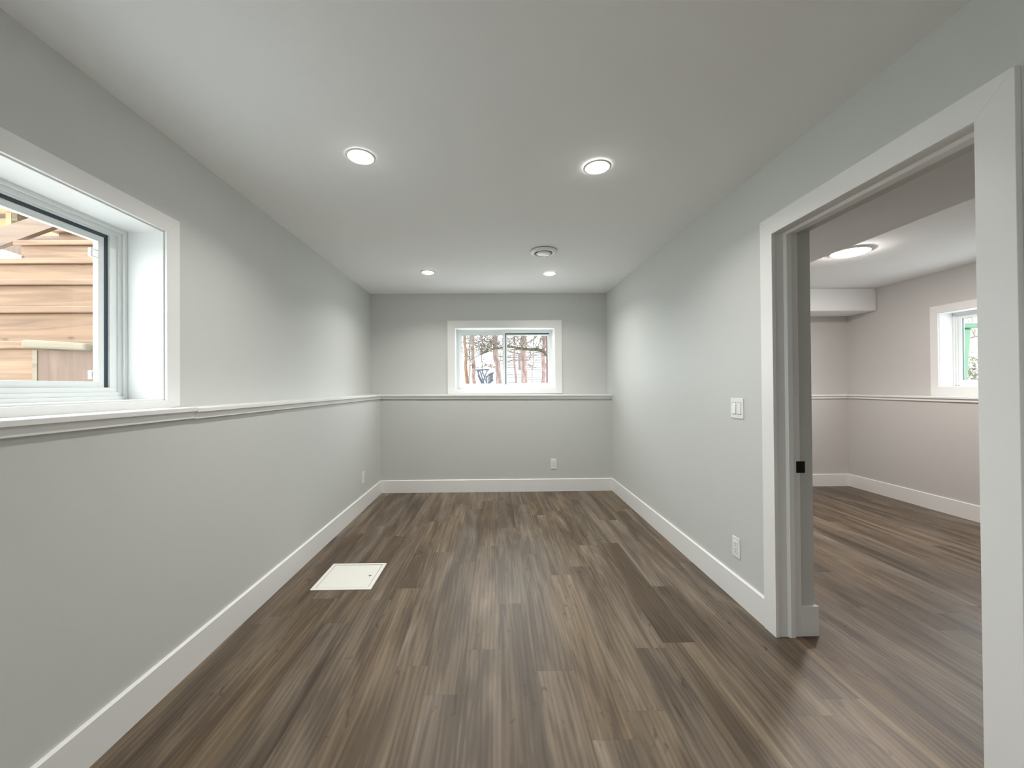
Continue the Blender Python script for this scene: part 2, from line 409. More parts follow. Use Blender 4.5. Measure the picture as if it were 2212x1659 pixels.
# second room shell
W3 = dict(y0=2.695, y1=3.915, z0=1.231, z1=1.975)
m = MB()
a, b, c, d = W3['y0'] - Q, W3['y1'] + Q, W3['z0'] - Q, W3['z1'] + Q
m.box(X2U, X2U + D, YN, a, 1.05, 2.5); m.box(X2U, X2U + D, b, 5.2, 1.05, 2.5)
m.box(X2U, X2U + D, a, b, 1.05, c); m.box(X2U, X2U + D, a, b, d, 2.5)
struct(m.build('wall_right_second_room', WALL2), 'upper wall of the second room with its window', 'wall')
struct(MB().box(X2B, X2U + D, YN, 5.2, -0.05, 1.115).build('wall_right_second_room_lower', WALL2), 'lower right wall of the second room below its ledge', 'wall')
struct(MB().box(XR2, X2U, Y2U, Y2U + D, 1.05, 2.5).build('wall_back_second_room', WALL2), 'upper far wall of the second room', 'wall')
struct(MB().box(XR2, X2B, Y2B, Y2U + D, -0.05, 1.115).build('wall_back_second_room_lower', WALL2), 'lower far wall of the second room', 'wall')
struct(MB().box(XR2, 2.245, YN, 4.57, 2.13, H2).build('trim_1', CEIL), 'dropped white soffit over the doorway side of the second room', 'soffit')
struct(MB().box(XR2, X2U, 4.57, Y2U, 2.13, H2).build('trim_2', CEIL, bevel=0.012), 'white boxed bulkhead along the far wall of the second room', 'bulkhead')

struct(MB().box(-1.86, 4.85, YN - 0.15, 5.25, 2.62, 5.6).build('wall_upper_storey_sky_block', CONC), 'unseen upper storey above the rooms, added to block sky light outdoors', 'wall')  # out of view, added to cut the sky light on the steps

# ------------------------------------------------------------------ baseboards
def base_prof(sx):  # profile (offset from wall, z)
    return [(0, 0), (sx * BASE_T, 0), (sx * BASE_T, BASE_H - 0.006), (sx * (BASE_T - 0.006), BASE_H), (0, BASE_H)]
def bb(name, axis, wall, sx, a, b, label, cat='baseboard'):
    prof = [(wall + u, v) for u, v in base_prof(sx)]
    struct(MB().prism(prof, axis, a, b).build(name, TRIM), label, cat)
bb('baseboard_left', 'y', XB, 1, YN, YB, 'white baseboard along the left wall')
bb('baseboard_back', 'x', YB, -1, XB, XR, 'white baseboard along the far wall')
bb('baseboard_right', 'y', XR, -1, 2.0285, YB, 'white baseboard along the right wall up to the door casing')
bb('baseboard_right_near', 'y', XR, -1, YN, 1.0205, 'white baseboard on the near side of the door casing')
bb('baseboard_back_second_room', 'x', Y2B, -1, XR2, X2B, 'white baseboard along the far wall of the second room')
bb('baseboard_right_second_room', 'y', X2B, -1, YN, Y2B, 'white baseboard along the right wall of the second room')
bb('baseboard_left_second_room', 'y', XR2, 1, DY1 + 0.0135, Y2B, 'white baseboard on the back of the shared wall, past the doorway')
# short piece wrapped round the wall end beside the door jamb
prof = [(XR + 0.118, 0), (XR2 + BASE_T, 0), (XR2 + BASE_T, BASE_H), (XR + 0.118, BASE_H)]
m = MB().box(XR + 0.118, XR2 + BASE_T, DY1, DY1 + 0.0135, 0, BASE_H)
struct(m.build('baseboard_doorway_end', TRIM, bevel=0.002), 'short white baseboard piece capping the wall end inside the doorway', 'baseboard')

# ------------------------------------------------------------------ ledge caps
def cap_y(name, x0, x1, y0, y1, z, ap, label, front=1, zb=None):
    """cap along Y; front=+1 means the free edge is at x1"""
    zb = z if zb is None else zb
    m = MB(); t = 0.019
    m.hexa([(x0, y0, z - t), (x1, y0, z - t), (x1, y1, zb - t), (x0, y1, zb - t), (x0, y0, z), (x1, y0, z), (x1, y1, zb), (x0, y1, zb)])
    o = m.build(name, TRIM, bevel=0.002)
    return struct(o, label, 'ledge')
def left_x(Y): return XU(Y)
m = MB(); t = 0.019
for (ya, yb, z) in ((YN, 1.80, 1.181), (1.80, 4.70, 1.177)):
    m.hexa([(left_x(ya), ya, z - t), (-1.353, ya, z - t), (-1.353, yb, z - t), (left_x(yb), yb, z - t),
            (left_x(ya), ya, z), (-1.353, ya, z), (-1.353, yb, z), (left_x(yb), yb, z)])
le = struct(m.build('trim_3', TRIM, bevel=0.002), 'white painted ledge board capping the lower left wall', 'ledge')
m = MB()
m.box(XB, -1.367, YN, 1.80, 1.130, 1.162); m.box(XB, -1.367, 1.80, 4.70, 1.127, 1.158)
o = m.build('ledge_apron', TRIM, le, bevel=0.002)
m = MB()
ya, yb = 4.688, YU
m.hexa([(-1.56, ya, 1.176 - t), (XR, ya, 1.159 - t), (XR, yb, 1.159 - t), (-1.56, yb, 1.176 - t), (-1.56, ya, 1.176), (XR, ya, 1.159), (XR, yb, 1.159), (-1.56, yb, 1.176)])
le = struct(m.build('trim_4', TRIM, bevel=0.002), 'white painted ledge board under the far window', 'ledge')
m = MB().hexa([(XB, 4.700, 1.126), (XR, 4.700, 1.109), (XR, YB, 1.109), (XB, YB, 1.126), (XB, 4.700, 1.157), (XR, 4.700, 1.140), (XR, YB, 1.140), (XB, YB, 1.157)])
m.build('ledge_apron', TRIM, le, bevel=0.002)
le = struct(MB().box(X2B - 0.028, X2U, YN, Y2U, 1.115, 1.134).build('trim_5', TRIM, bevel=0.002), 'white ledge board along the right wall of the second room', 'ledge')
MB().box(X2B - 0.014, X2B, YN, Y2B, 1.085, 1.115).build('ledge_apron', TRIM, le, bevel=0.002)
le = struct(MB().box(XR2, X2B - 0.028, Y2B - 0.028, Y2U, 1.113, 1.132).build('trim_6', TRIM, bevel=0.002), 'white ledge board along the far wall of the second room', 'ledge')
MB().box(XR2, X2B - 0.014, Y2B - 0.014, Y2B, 1.083, 1.113).build('ledge_apron', TRIM, le, bevel=0.002)


# ------------------------------------------------------------------ windows
def window(name, label, xf, u0, u1, z0, z1, casing_w, zc0, depth=0.155, mull=None, detail=True, near_first=True, side=0.033, gap_at_mullion=False, sw_=0.026):
    """local frame: u along the wall (y), x = -distance outwards.  xf maps (x,u,z) to the world."""
    root = empty(name, (0, 0, 0)); struct(root, label, 'window')
    e = 0.006
    # casing: four flat boards with mitred joints
    c0, c1, cz1 = u0 - casing_w, u1 + casing_w, z1 + casing_w
    T = 0.018
    def board(a, b, c, d):  # four (u,z) corners counter-clockwise
        pr = [a, b, c, d]
        m = MB(); A = [m.bm.verts.new((0, u, z)) for u, z in pr]; B = [m.bm.verts.new((T, u, z)) for u, z in pr]
        for i in range(4): m.bm.faces.new((A[i], A[(i + 1) % 4], B[(i + 1) % 4], B[i]))
        m.bm.faces.new(A[::-1]); m.bm.faces.new(B)
        m.build('casing', TRIM, root, bevel=0.0012, xf=xf)
    ia, ib, iz0, iz1 = u0 - e, u1 + e, z0 - e, z1 + e
    board((c0, zc0), (ia, iz0), (ia, iz1), (c0, cz1))
    board((c1, zc0), (c1, cz1), (ib, iz1), (ib, iz0))
    board((c0, cz1), (ia, iz1), (ib, iz1), (c1, cz1))
    board((c0, zc0), (c1, zc0), (ib, iz0), (ia, iz0))
    # reveal lining
    m = MB(); q = 0.012
    for (a, b, c_, d_) in ((u0 - q, u0, z0 - q, z1 + q), (u1, u1 + q, z0 - q, z1 + q), (u0, u1, z0 - q, z0), (u0, u1, z1, z1 + q)):
        m.box(-depth, 0.004, a, b, c_, d_)
    m.build('reveal', TRIM, root, xf=xf)
    def ring(nm, x0, x1, a, b, c_, d_, w_, mt, parent=root, bev=0.001):
        m = MB()
        m.box(x0, x1, a, a + w_, c_, d_); m.box(x0, x1, b - w_, b, c_, d_)
        m.box(x0, x1, a + w_, b - w_, c_, c_ + w_); m.box(x0, x1, a + w_, b - w_, d_ - w_, d_)
        return m.build(nm, mt, parent, xf=xf, bevel=bev)
    g = 0.0
    fr = ring('frame', -depth - 0.085, -depth, u0, u1, z0, z1, 0.016, VINYL)
    ring('frame_step', -depth - 0.08, -depth - 0.010, u0 + 0.016, u1 - 0.016, z0 + 0.016, z1 - 0.016, 0.018, VINYL, fr)
    a, b, c_, d_ = u0 + 0.034, u1 - 0.034, z0 + 0.034, z1 - 0.034
    mu = mull
    # two lights: a sliding one on the inner track, a fixed one further out
    inner = (a, mu + 0.016) if near_first else (mu - 0.016, b)
    outer = (mu - 0.016, b) if near_first else (a, mu + 0.016)
    s1 = ring('sash', -depth - 0.038, -depth - 0.016, inner[0], inner[1], c_, d_, 0.032, VINYL)
    MB().box(-depth - 0.030, -depth - 0.026, inner[0] + 0.03, inner[1] - 0.03, c_ + 0.03, d_ - 0.03).build('glass_pane', GLASS, s1, xf=xf)
    ring('glazing_gasket', -depth - 0.034, -depth - 0.020, inner[0] + 0.0315, inner[1] - 0.0315, c_ + 0.0315, d_ - 0.0315, 0.003, GASKET_SHADE, s1, 0)
    bt, tp = 0.020, 0.008
    o0, o1 = outer
    if near_first: o0 = mu + 0.012
    else: o1 = mu - 0.012
    m = MB()
    m.box(-depth - 0.05, -depth - 0.016, o0, o1, c_, c_ + bt); m.box(-depth - 0.05, -depth - 0.016, o0, o1, d_ - tp, d_)
    if near_first: m.box(-depth - 0.05, -depth - 0.016, o1 - side, o1, c_ + bt, d_ - tp)
    else: m.box(-depth - 0.05, -depth - 0.016, o0, o0 + side, c_ + bt, d_ - tp)
    m = m.build('track', VINYL, root, xf=xf, bevel=0.001)
    q0, q1 = (o0, o1 - side) if near_first else (o0 + side, o1)
    q2, q3 = c_ + bt, d_ - tp
    g_ = 0.014
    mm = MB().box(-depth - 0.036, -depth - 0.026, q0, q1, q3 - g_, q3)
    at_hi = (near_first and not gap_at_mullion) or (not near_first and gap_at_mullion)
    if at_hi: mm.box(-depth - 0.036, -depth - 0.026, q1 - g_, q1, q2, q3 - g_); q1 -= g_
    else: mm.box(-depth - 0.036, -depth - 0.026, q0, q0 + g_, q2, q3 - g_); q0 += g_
    mm.build('channel_shade', GASKET_SHADE, m, xf=xf)  # dark strip whose colour stands in for the shade in the frame gap
    s2 = ring('fixed_sash', -depth - 0.050, -depth - 0.028, q0, q1, q2, q3 - g_, sw_, VINYL)
    MB().box(-depth - 0.042, -depth - 0.038, q0 + sw_ - 0.003, q1 - sw_ + 0.003, q2 + sw_ - 0.003, q3 - g_ - sw_ + 0.003).build('glass_pane', GLASS, s2, xf=xf)
    return root, xf


# window 1: in the left wall
w1, _ = window('window_1', 'large white-framed window in the left wall looking onto wooden steps', LEFT, W1['y0'], W1['y1'], W1['z0'], W1['z1'], 0.080, 1.181, mull=1.19, near_first=True)
# finger latches on the fixed sash, shown against the wooden steps
for zc in (1.842, 1.327):
    m = MB(); y1 = 1.689; x0, x1 = -0.183, -0.172
    for bx in ((y1 - 0.034, y1 - 0.027, zc - 0.018, zc + 0.018), (y1 - 0.029, y1 + 0.004, zc + 0.012, zc + 0.018), (y1 - 0.029, y1 + 0.004, zc - 0.018, zc - 0.012)):
        m.box(x0, x1, *bx)
    m.build('latch', VINYL, w1, xf=LEFT, bevel=0.001)
# window 2: in the far wall.  local u -> world x, outwards -> +y
BACK = Matrix(((0, 1, 0, 0), (-1, 0, 0, YU), (0, 0, 1, 0), (0, 0, 0, 1)))
w2, _ = window('window_2', 'small white sliding window in the far wall with bare trees outside', BACK, W2['x0'], W2['x1'], W2['z0'], W2['z1'], 0.094, 1.172, mull=0.118, near_first=True, side=0.006, gap_at_mullion=True, sw_=0.016)
for dx in (-0.468, -0.435):
    MB().box(-0.155, -0.152, dx, dx + 0.009, 1.243, 1.25).build('weep_hole', GASKET_SHADE, w2, xf=BACK)
# window 3: right wall of the second room.  outwards -> +x
RIGHT = Matrix(((-1, 0, 0, X2U), (0, 1, 0, 0), (0, 0, 1, 0), (0, 0, 0, 1)))
w3, _ = window('window_3', 'white window of the second room with a green bin outside', RIGHT, W3['y0'], W3['y1'], W3['z0'], W3['z1'], 0.078, 1.134, depth=0.13, mull=3.305, near_first=False, side=0.02, sw_=0.02)
for dy in (3.89, 3.865):
    MB().box(-0.133, -0.1285, dy, dy + 0.008, 1.237, 1.244).build('weep_hole', GASKET_SHADE, w3, xf=RIGHT)

# ------------------------------------------------------------------ doorway
d1 = struct(empty('door_1', (XR, 1.5265, 0)), 'white cased doorway opening into the second room', 'doorway')
CX = XR - 0.018
def casing_piece(pts):
    m = MB(); A = [m.bm.verts.new((XR, y, z)) for y, z in pts]; B = [m.bm.verts.new((CX, y, z)) for y, z in pts]
    n = len(pts)
    for i in range(n): m.bm.faces.new((A[i], A[(i + 1) % n], B[(i + 1) % n], B[i]))
    m.bm.faces.new(A[::-1]); m.bm.faces.new(B); m.build('casing', TRIM, d1, bevel=0.0015)
ci0, ci1, cz = 1.1105, 1.9425, 2.0218
co0, co1, coz = 1.0205, 2.0285, 2.1125
casing_piece([(ci1, 0), (co1, 0), (co1, coz), (ci1, cz)])
casing_piece([(co0, 0), (ci0, 0), (ci0, cz), (co0, coz)])
casing_piece([(ci0, cz), (ci1, cz), (co1, coz), (co0, coz)])
JX0, JX1 = XR - 0.001, XR + 0.118
def jamb(y0, y1, z0, z1): MB().box(JX0, JX1, y0, y1, z0, z1).build('jamb', TRIM, d1, bevel=0.0012)
jamb(DY1, DY1 + JT - 0.005, 0, DZ + 0.015); jamb(DY0 - JT, DY0, 0, DZ + 0.015); jamb(DY0, DY1, DZ, DZ + 0.015)
SX0, SX1, ST = XR + 0.045, XR + 0.080, 0.011
def stop(prof, axis, a, b): MB().prism(prof, axis, a, b).build('door_stop', TRIM, d1, bevel=0.001)
stop([(SX0, DY1), (SX0 + 0.010, DY1 - ST), (SX1, DY1 - ST), (SX1, DY1)], 'z', 0, DZ)
stop([(SX0, DY0), (SX1, DY0), (SX1, DY0 + ST), (SX0 + 0.010, DY0 + ST)], 'z', 0, DZ)
stop([(SX0, DZ), (SX0 + 0.010, DZ - ST), (SX1, DZ - ST), (SX1, DZ)], 'y', DY0 + ST, DY1 - ST)
# black strike plate lapping round the jamb edge
m = MB().box(XR + 0.098, XR + 0.142, DY1 - 0.002, DY1 + 0.0005, 0.820, 0.878)
sp_ = m.build('strike_plate', BLACK, d1, bevel=0.0); sp_['label'] = 'black metal strike plate'
bv = sp_.modifiers.new('bevel', 'BEVEL'); bv.width = 0.0008

# ------------------------------------------------------------------ wall plates
def outlet(loc, rot, label):
    root = empty('wall_outlet', loc, label, 'outlet', 'white wall outlets')
    def P(mb, nm, mt, par=None, bevel=0.0):
        o = mb.build(nm, mt, None, bevel=bevel); o.parent = par if par is not None else root; return o
    P(MB().box(-0.036, 0.036, -0.005, 0, -0.0585, 0.0585), 'cover_plate', PLASTIC, bevel=0.002)
    f = P(MB().box(-0.0165, 0.0165, -0.0075, -0.004, -0.034, 0.034), 'receptacle_face', PLASTIC, bevel=0.001)
    for zc in (0.017, -0.017):
        P(MB().box(-0.0075, -0.0055, -0.0079, -0.007, zc, zc + 0.008), 'slot', SLOT, f)
        P(MB().box(0.0055, 0.0075, -0.0079, -0.007, zc, zc + 0.008), 'slot', SLOT, f)
        P(MB().box(-0.0022, 0.0022, -0.0079, -0.007, zc - 0.010, zc - 0.0055), 'slot', SLOT, f)
    root.rotation_euler = (0, 0, rot); return root
outlet((0.698, YB, 0.327), 0, 'white wall outlet low on the far wall under the window')
outlet((XR, 2.286, 0.311), -math.pi / 2, 'white wall outlet low on the right wall below the light switch')
outlet((XB, 4.09, 0.332), math.pi / 2, 'white wall outlet seen edge-on low on the left wall')
sw = empty('light_switch', (XR, 2.260, 1.128), 'white double light switch plate beside the door casing', 'light switch')
def PS(mb, nm, mt, bevel=0.0, par=None):
    o = mb.build(nm, mt, None, bevel=bevel); o.parent = par or sw; return o
PS(MB().box(-0.058, 0.058, -0.006, 0, -0.0585, 0.0585), 'cover_plate', PLASTIC, 0.0025)
for xc, up in ((-0.023, 1), (0.023, -1)):
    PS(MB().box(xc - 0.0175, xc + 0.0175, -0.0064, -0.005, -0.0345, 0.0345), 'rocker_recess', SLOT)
    m = MB(); a, b = (-0.0065, -0.0115) if up > 0 else (-0.0075, -0.0085)
    m.hexa([(xc - 0.016, a, 0.033), (xc + 0.016, a, 0.033), (xc + 0.016, -0.004, 0.033), (xc - 0.016, -0.004, 0.033)][::1] + [(xc - 0.016, b, -0.033), (xc + 0.016, b, -0.033), (xc + 0.016, -0.004, -0.033), (xc - 0.016, -0.004, -0.033)])
    PS(m, 'rocker', PLASTIC, 0.0008)
sw.rotation_euler = (0, 0, -math.pi / 2)

# ------------------------------------------------------------------ floor hatch
hx0, hx1, hy0, hy1 = -1.166, -0.787, 2.465, 2.828
hr = empty('floor_hatch', ((hx0 + hx1) / 2, (hy0 + hy1) / 2, 0), 'white metal access hatch with a small lock set in the plank floor', 'hatch')
m = MB(); rw = 0.024
for bx in ((hx0, hx1, hy0, hy0 + rw), (hx0, hx1, hy1 - rw, hy1), (hx0, hx0 + rw, hy0 + rw, hy1 - rw), (hx1 - rw, hx1, hy0 + rw, hy1 - rw)):
    m.box(*bx, 0.0, 0.0045)
bmesh.ops.remove_doubles(m.bm, verts=m.bm.verts, dist=1e-5)
m.build('frame', HATCH, hr, bevel=0.0012)
MB().box(hx0 + rw, hx1 - rw, hy0 + rw, hy1 - rw, 0.0, 0.001).build('seam', GAP, hr)
dr = MB().box(hx0 + rw + 0.003, hx1 - rw - 0.003, hy0 + rw + 0.003, hy1 - rw - 0.003, 0.0, 0.004).build('door', HATCH, hr, bevel=0.001)
MB().lathe([(0.0, 0.0065), (0.004, 0.0065), (0.0045, 0.005), (0.009, 0.005), (0.010, 0.004)], (-0.848, 2.642, 0), 24).build('lock', STEEL, dr)

# ------------------------------------------------------------------ ceiling fixtures
def ceil_z(x, y):
    return H - 0.032 * max(0.0, min(1.0, (x + 1.56) / 3.16)) * max(0.0, (5.0 - y) / 6.8)
def pot(x, y, label):
    z = ceil_z(x, y)
    r = empty('ceiling_lamp', (x, y, z), label, 'ceiling lamp', 'small round ceiling lamps')
    MB().lathe([(0.054, -0.001), (0.056, -0.004), (0.070, -0.004), (0.074, 0.0), (0.054, 0.0)], (x, y, z), 40).build('trim_ring', TRIM, r, smooth=True)
    MB().lathe([(0.0, -0.014), (0.022, -0.0135), (0.042, -0.011), (0.052, -0.006), (0.0545, 0.0)], (x, y, z), 40).build('lens', POT, r, smooth=True)
    ld = bpy.data.lights.new('lamp_beam', 'AREA'); ld.shape = 'DISK'; ld.size = 0.10; ld.energy = POT_WATTS; ld.spread = math.radians(140)
    ld.color = (1.0, 0.97, 0.92)
    lo = bpy.data.objects.new('lamp_beam', ld); COL.objects.link(lo); lo.parent = r; lo.location = (0, 0, -0.0155)
pot(-0.673, 1.983, 'small bright round ceiling lamp, nearer one on the left side')
pot(0.552, 2.068, 'small bright round ceiling lamp, nearer one on the right side')
pot(-0.680, 4.000, 'small bright round ceiling lamp, far one left of the window')
pot(0.573, 4.048, 'small bright round ceiling lamp, far one beside the round air vent')
pot(-0.66, -0.75, 'small bright round ceiling lamp above the camera on the left side')
pot(0.54, -0.75, 'small bright round ceiling lamp above the camera on the right side')
vx, vy = 0.427, 3.378; vz = ceil_z(vx, vy)
v = empty('ceiling_vent', (vx, vy, vz), 'white round air vent with a centre disc on the ceiling', 'air vent')
MB().lathe([(0.112, 0.0), (0.114, -0.006), (0.110, -0.012), (0.092, -0.020), (0.082, -0.020), (0.078, -0.012), (0.076, 0.0)], (vx, vy, vz), 48).build('ring', PLASTIC, v, smooth=True)
MB().lathe([(0.0, -0.0005), (0.077, -0.0005)], (vx, vy, vz), 40).build('vent_throat', GAP, v)
MB().lathe([(0.0, -0.030), (0.040, -0.029), (0.060, -0.024), (0.064, -0.019), (0.060, -0.016), (0.0, -0.016)], (vx, vy, vz), 40).build('centre_disc', PLASTIC, v, smooth=True)
MB().lathe([(0.0, -0.016), (0.008, -0.016), (0.008, 0.0), (0.0, 0.0)], (vx, vy, vz), 12).build('stem', PLASTIC, v)
lx, ly = 3.045, 3.30
l = empty('ceiling_lamp', (lx, ly, H2), 'large glowing flush round lamp on the second room ceiling', 'ceiling lamp')
MB().lathe([(0.136, 0.0), (0.137, -0.012), (0.134, -0.014), (0.1305, -0.013), (0.1305, 0.0)], (lx, ly, H2), 48).build('rim', TRIM, l, smooth=True)
MB().lathe([(0.0, -0.026), (0.08, -0.0255), (0.115, -0.022), (0.126, -0.016), (0.129, -0.002)], (lx, ly, H2), 48).build('diffuser', DISC, l, smooth=True)

# ================================================================== outdoors
GZ = 0.95
m = MB(); gx0, gx1, gy0, gy1 = -14, 26, -8, 40
m.box(gx0, -1.86, gy0, gy1, GZ - 0.1, GZ); m.box(-1.86, 5.05, 5.24, gy1, GZ - 0.1, GZ); m.box(5.05, gx1, gy0, gy1, GZ - 0.1, GZ)
tag(m.build('ground', GROUND), 'ground outside the windows, lightened to bounce daylight indoors', 'ground', kind='structure')

# ---- wooden steps outside window 1
st = empty('wooden_staircase', (-2.85, 2.6, GZ), 'new unpainted wooden steps rising outside the left window', 'staircase')
XS0, XS1 = -3.66, -1.99
TZ = [1.512, 1.742, 1.971, 2.190, 2.415, 2.618, 2.83]
for k, z in enumerate(TZ):
    y = 2.0 + 0.26 * k
    MB().box(XS0 - 0.03, XS1, y, y + 0.30, z - 0.038, z).build('tread', PINE, st, bevel=0.006)
    zb = TZ[k - 1] if k else GZ
    MB().box(XS0, XS1 - 0.01, y + 0.030, y + 0.050, zb, z - 0.039).build('riser', PINE, st)
for x in (XS0 + 0.04, -2.8):
    m = MB().prism([(2.08, GZ), (2.08, 1.18), (3.85, 2.74), (3.85, 2.45), (2.6, 1.35), (2.6, GZ)], 'x', x, x + 0.038)
    m.build('stringer', PINE_Y, st)
# boxed corner beside the lowest riser with a weathered plank on top
MB().box(-2.262, -1.995, 1.965, 1.998, GZ, 1.461).build('side_board', PINE_D, st)
MB().box(-2.285, -2.262, 1.962, 2.000, GZ, 1.461).build('corner_post', PINE_G, st)
MB().hexa([(-2.305, 1.93, 1.470), (-1.995, 1.93, 1.455), (-1.995, 1.999, 1.455), (-2.305, 1.999, 1.470),
           (-2.305, 1.93, 1.512), (-1.995, 1.93, 1.492), (-1.995, 1.999, 1.492), (-2.305, 1.999, 1.512)]).build('edge_plank', PINE_G, st, bevel=0.012)
# slanting board and the timber structure behind it
Yd = 3.10
pts = [at(-60, 512, Yd), at(-60, 553, Yd), at(150, 477, Yd), at(150, 441, Yd)]
m = MB(); A = [m.bm.verts.new(p) for p in pts]; B = [m.bm.verts.new(p + Vector((0, 0.04, 0))) for p in pts]
for i in range(4): m.bm.faces.new((A[i], A[(i + 1) % 4], B[(i + 1) % 4], B[i]))
m.bm.faces.new(A[::-1]); m.bm.faces.new(B)
tag(m.build('stair_rail_board', wood_mat('tan_rail_lumber', (0.17, 0.115, 0.08), (0.125, 0.08, 0.057), 'X')), 'wide tan board slanting up to the right above the wooden steps', 'board')
fr = empty('deck_framing', (-5.4, 4.4, GZ), 'cream lumber deck framing with posts behind the slanting board', 'deck framing')
a = at(-80, 400, 4.5); b = at(175, 512, 4.5)
MB().box(a.x, b.x, 4.50, 4.54, b.z, a.z).build('panel', PINE_C, fr)
for (xa, xb_, ya_, yb_, mt) in ((17, 29, 380, 520, PINE_C), (30, 42, 380, 478, PINE_G), (92, 104, 380, 470, PINE_G)):
    p, q = at(xa, ya_, 4.40), at(xb_, yb_, 4.40)
    MB().box(p.x, q.x, 4.38, 4.46, q.z, p.z).build('post', mt, fr)
for (xa, xb_, ya_, yb_) in ((-60, 17, 443, 451), (-60, 17, 455, 466), (42, 65, 458, 467)):
    p, q = at(xa, ya_, 4.42), at(xb_, yb_, 4.42)
    MB().box(p.x, q.x, 4.40, 4.48, q.z, p.z).build('joist', PINE_D, fr)
p, q = at(50, 511, 3.9), at(137, 516, 3.9)
MB().box(p.x, q.x, 3.88, 3.96, q.z, p.z).build('joist', PINE_D, fr)
MB().box(-6.5, -2.0, 3.95, 7.5, 3.22, 3.36).build('shading_deck_boards', PINE_C, fr)  # deck slab added to shade the steps from the sky
# dark underside board left of the fifth step
m = MB(); pts = [at(-40, 529, 3.35), at(49, 529, 3.35), at(50, 553, 3.35), at(-10, 534, 3.35)]
A = [m.bm.verts.new(p) for p in pts]; B = [m.bm.verts.new(p + Vector((0, 0.04, 0))) for p in pts]
for i in range(4): m.bm.faces.new((A[i], A[(i + 1) % 4], B[(i + 1) % 4], B[i]))
m.bm.faces.new(A[::-1]); m.bm.faces.new(B)
m.build('brace', PINE_D, fr)


# ---- trees beyond the far window
rng = random.Random(11)
def branch_set(mb, base, d, length, r, depth, curl=0.35, up=0.15):
    """one limb with side twigs, written into mb"""
    n = 5; pts = [Vector(base)]; dd = Vector(d).normalized()
    for i in range(n):
        dd = (dd + Vector((rng.uniform(-curl, curl), rng.uniform(-curl, curl), rng.uniform(-curl, curl) + up * 0.3))).normalized()
        pts.append(pts[-1] + dd * length / n)
    mb.tube(pts, [r * (1 - 0.75 * i / n) for i in range(n + 1)], 5 if depth else 4)
    if depth > 0:
        for k in range(3 + depth):
            i = rng.randint(1, n); q = pts[i]
            nd = ((pts[i] - pts[i - 1]).normalized() + Vector((rng.uniform(-1, 1), rng.uniform(-1, 1), rng.uniform(-.7, .9)))).normalized()
            branch_set(mb, q, nd, length * rng.uniform(0.4, 0.65), r * 0.5, depth - 1, curl, up)


def tree(px_top, py_top, px_bot, Y, w_bot, w_top, bark, label, limbs=7, z_top=4.4, depth=2, kink=0.03, zlo=1.8, tw=TWIG, llen=1.05):
    b = at(px_bot, 829, Y); t_ = at(px_top, py_top, Y)
    dirv = (t_ - b) / (t_.z - b.z)
    zs = [GZ - 0.02, 1.3, 1.6, 1.9, 2.2, 2.6, 3.0, 3.6, z_top]
    pts = [Vector((b.x, Y, 0)) + Vector((dirv.x * (z - b.z), 0, z)) + Vector((rng.uniform(-kink, kink), rng.uniform(-kink, kink), 0)) for z in zs]
    r0, r1 = 1.3 * w_bot * Y / FPX / 2, 1.3 * w_top * Y / FPX / 2
    root = empty('bare_tree', (pts[0].x, Y, GZ), label, 'tree', 'bare trees outside the far window')
    n = len(zs)
    MB().tube(pts, [r0 + (r1 - r0) * i / (n - 1) for i in range(n)], 12).build('trunk', bark, root, smooth=True)
    m = MB()
    for k in range(int(limbs * 2.6)):
        z = rng.uniform(zlo, z_top); f_ = (z - GZ) / (z_top - GZ)
        p = pts[0].lerp(pts[-1], f_)
        a_ = rng.uniform(0, 2 * math.pi)
        branch_set(m, p, (math.cos(a_), math.sin(a_) * 0.5, rng.uniform(-0.25, 0.6)), rng.uniform(0.7, 1.2) * llen, max(0.012, r1 * 0.30), depth)
    m.build('branches', tw, root)
    return root

tree(1005, 722, 1008, 12.0, 7.5, 3.5, BARK_O, 'orange-brown trunk at the left edge of the far window', 7)
tree(1020, 722, 1023, 13.0, 7.0, 6.5, BARK_P, 'pinkish straight trunk second from the left in the far window', 5)
tree(1014.5, 722, 1013, 15.0, 2.6, 2.4, TWIG, 'very thin dark stem between the two left trunks', 4)
tree(1068, 722, 1077, 12.0, 11.0, 7.5, BARK_P, 'thick pinkish leaning trunk just left of the window mullion', 7)
tree(1110, 722, 1113, 14.0, 4.6, 3.4, BARK_P, 'thin grey-pink trunk just right of the window mullion', 5)
tree(1131, 722, 1134, 11.0, 11.5, 9.5, BARK_P, 'thick speckled pink trunk in the middle of the right pane', 7)
tree(1174, 722, 1173.5, 12.5, 7.5, 5.5, BARK_P, 'pale pink trunk near the right edge of the far window', 6)
tree(1042, 722, 1040, 16.2, 2.0, 1.6, TWIG, 'thin distant grey tree between the left pane trunks', 9, depth=2, llen=2.0, zlo=2.4)
tree(1152, 760, 1149, 16.0, 1.8, 1.2, TWIG, 'slender sapling in front of the pale house siding', 8, z_top=2.9, depth=1, zlo=1.7, llen=0.45)

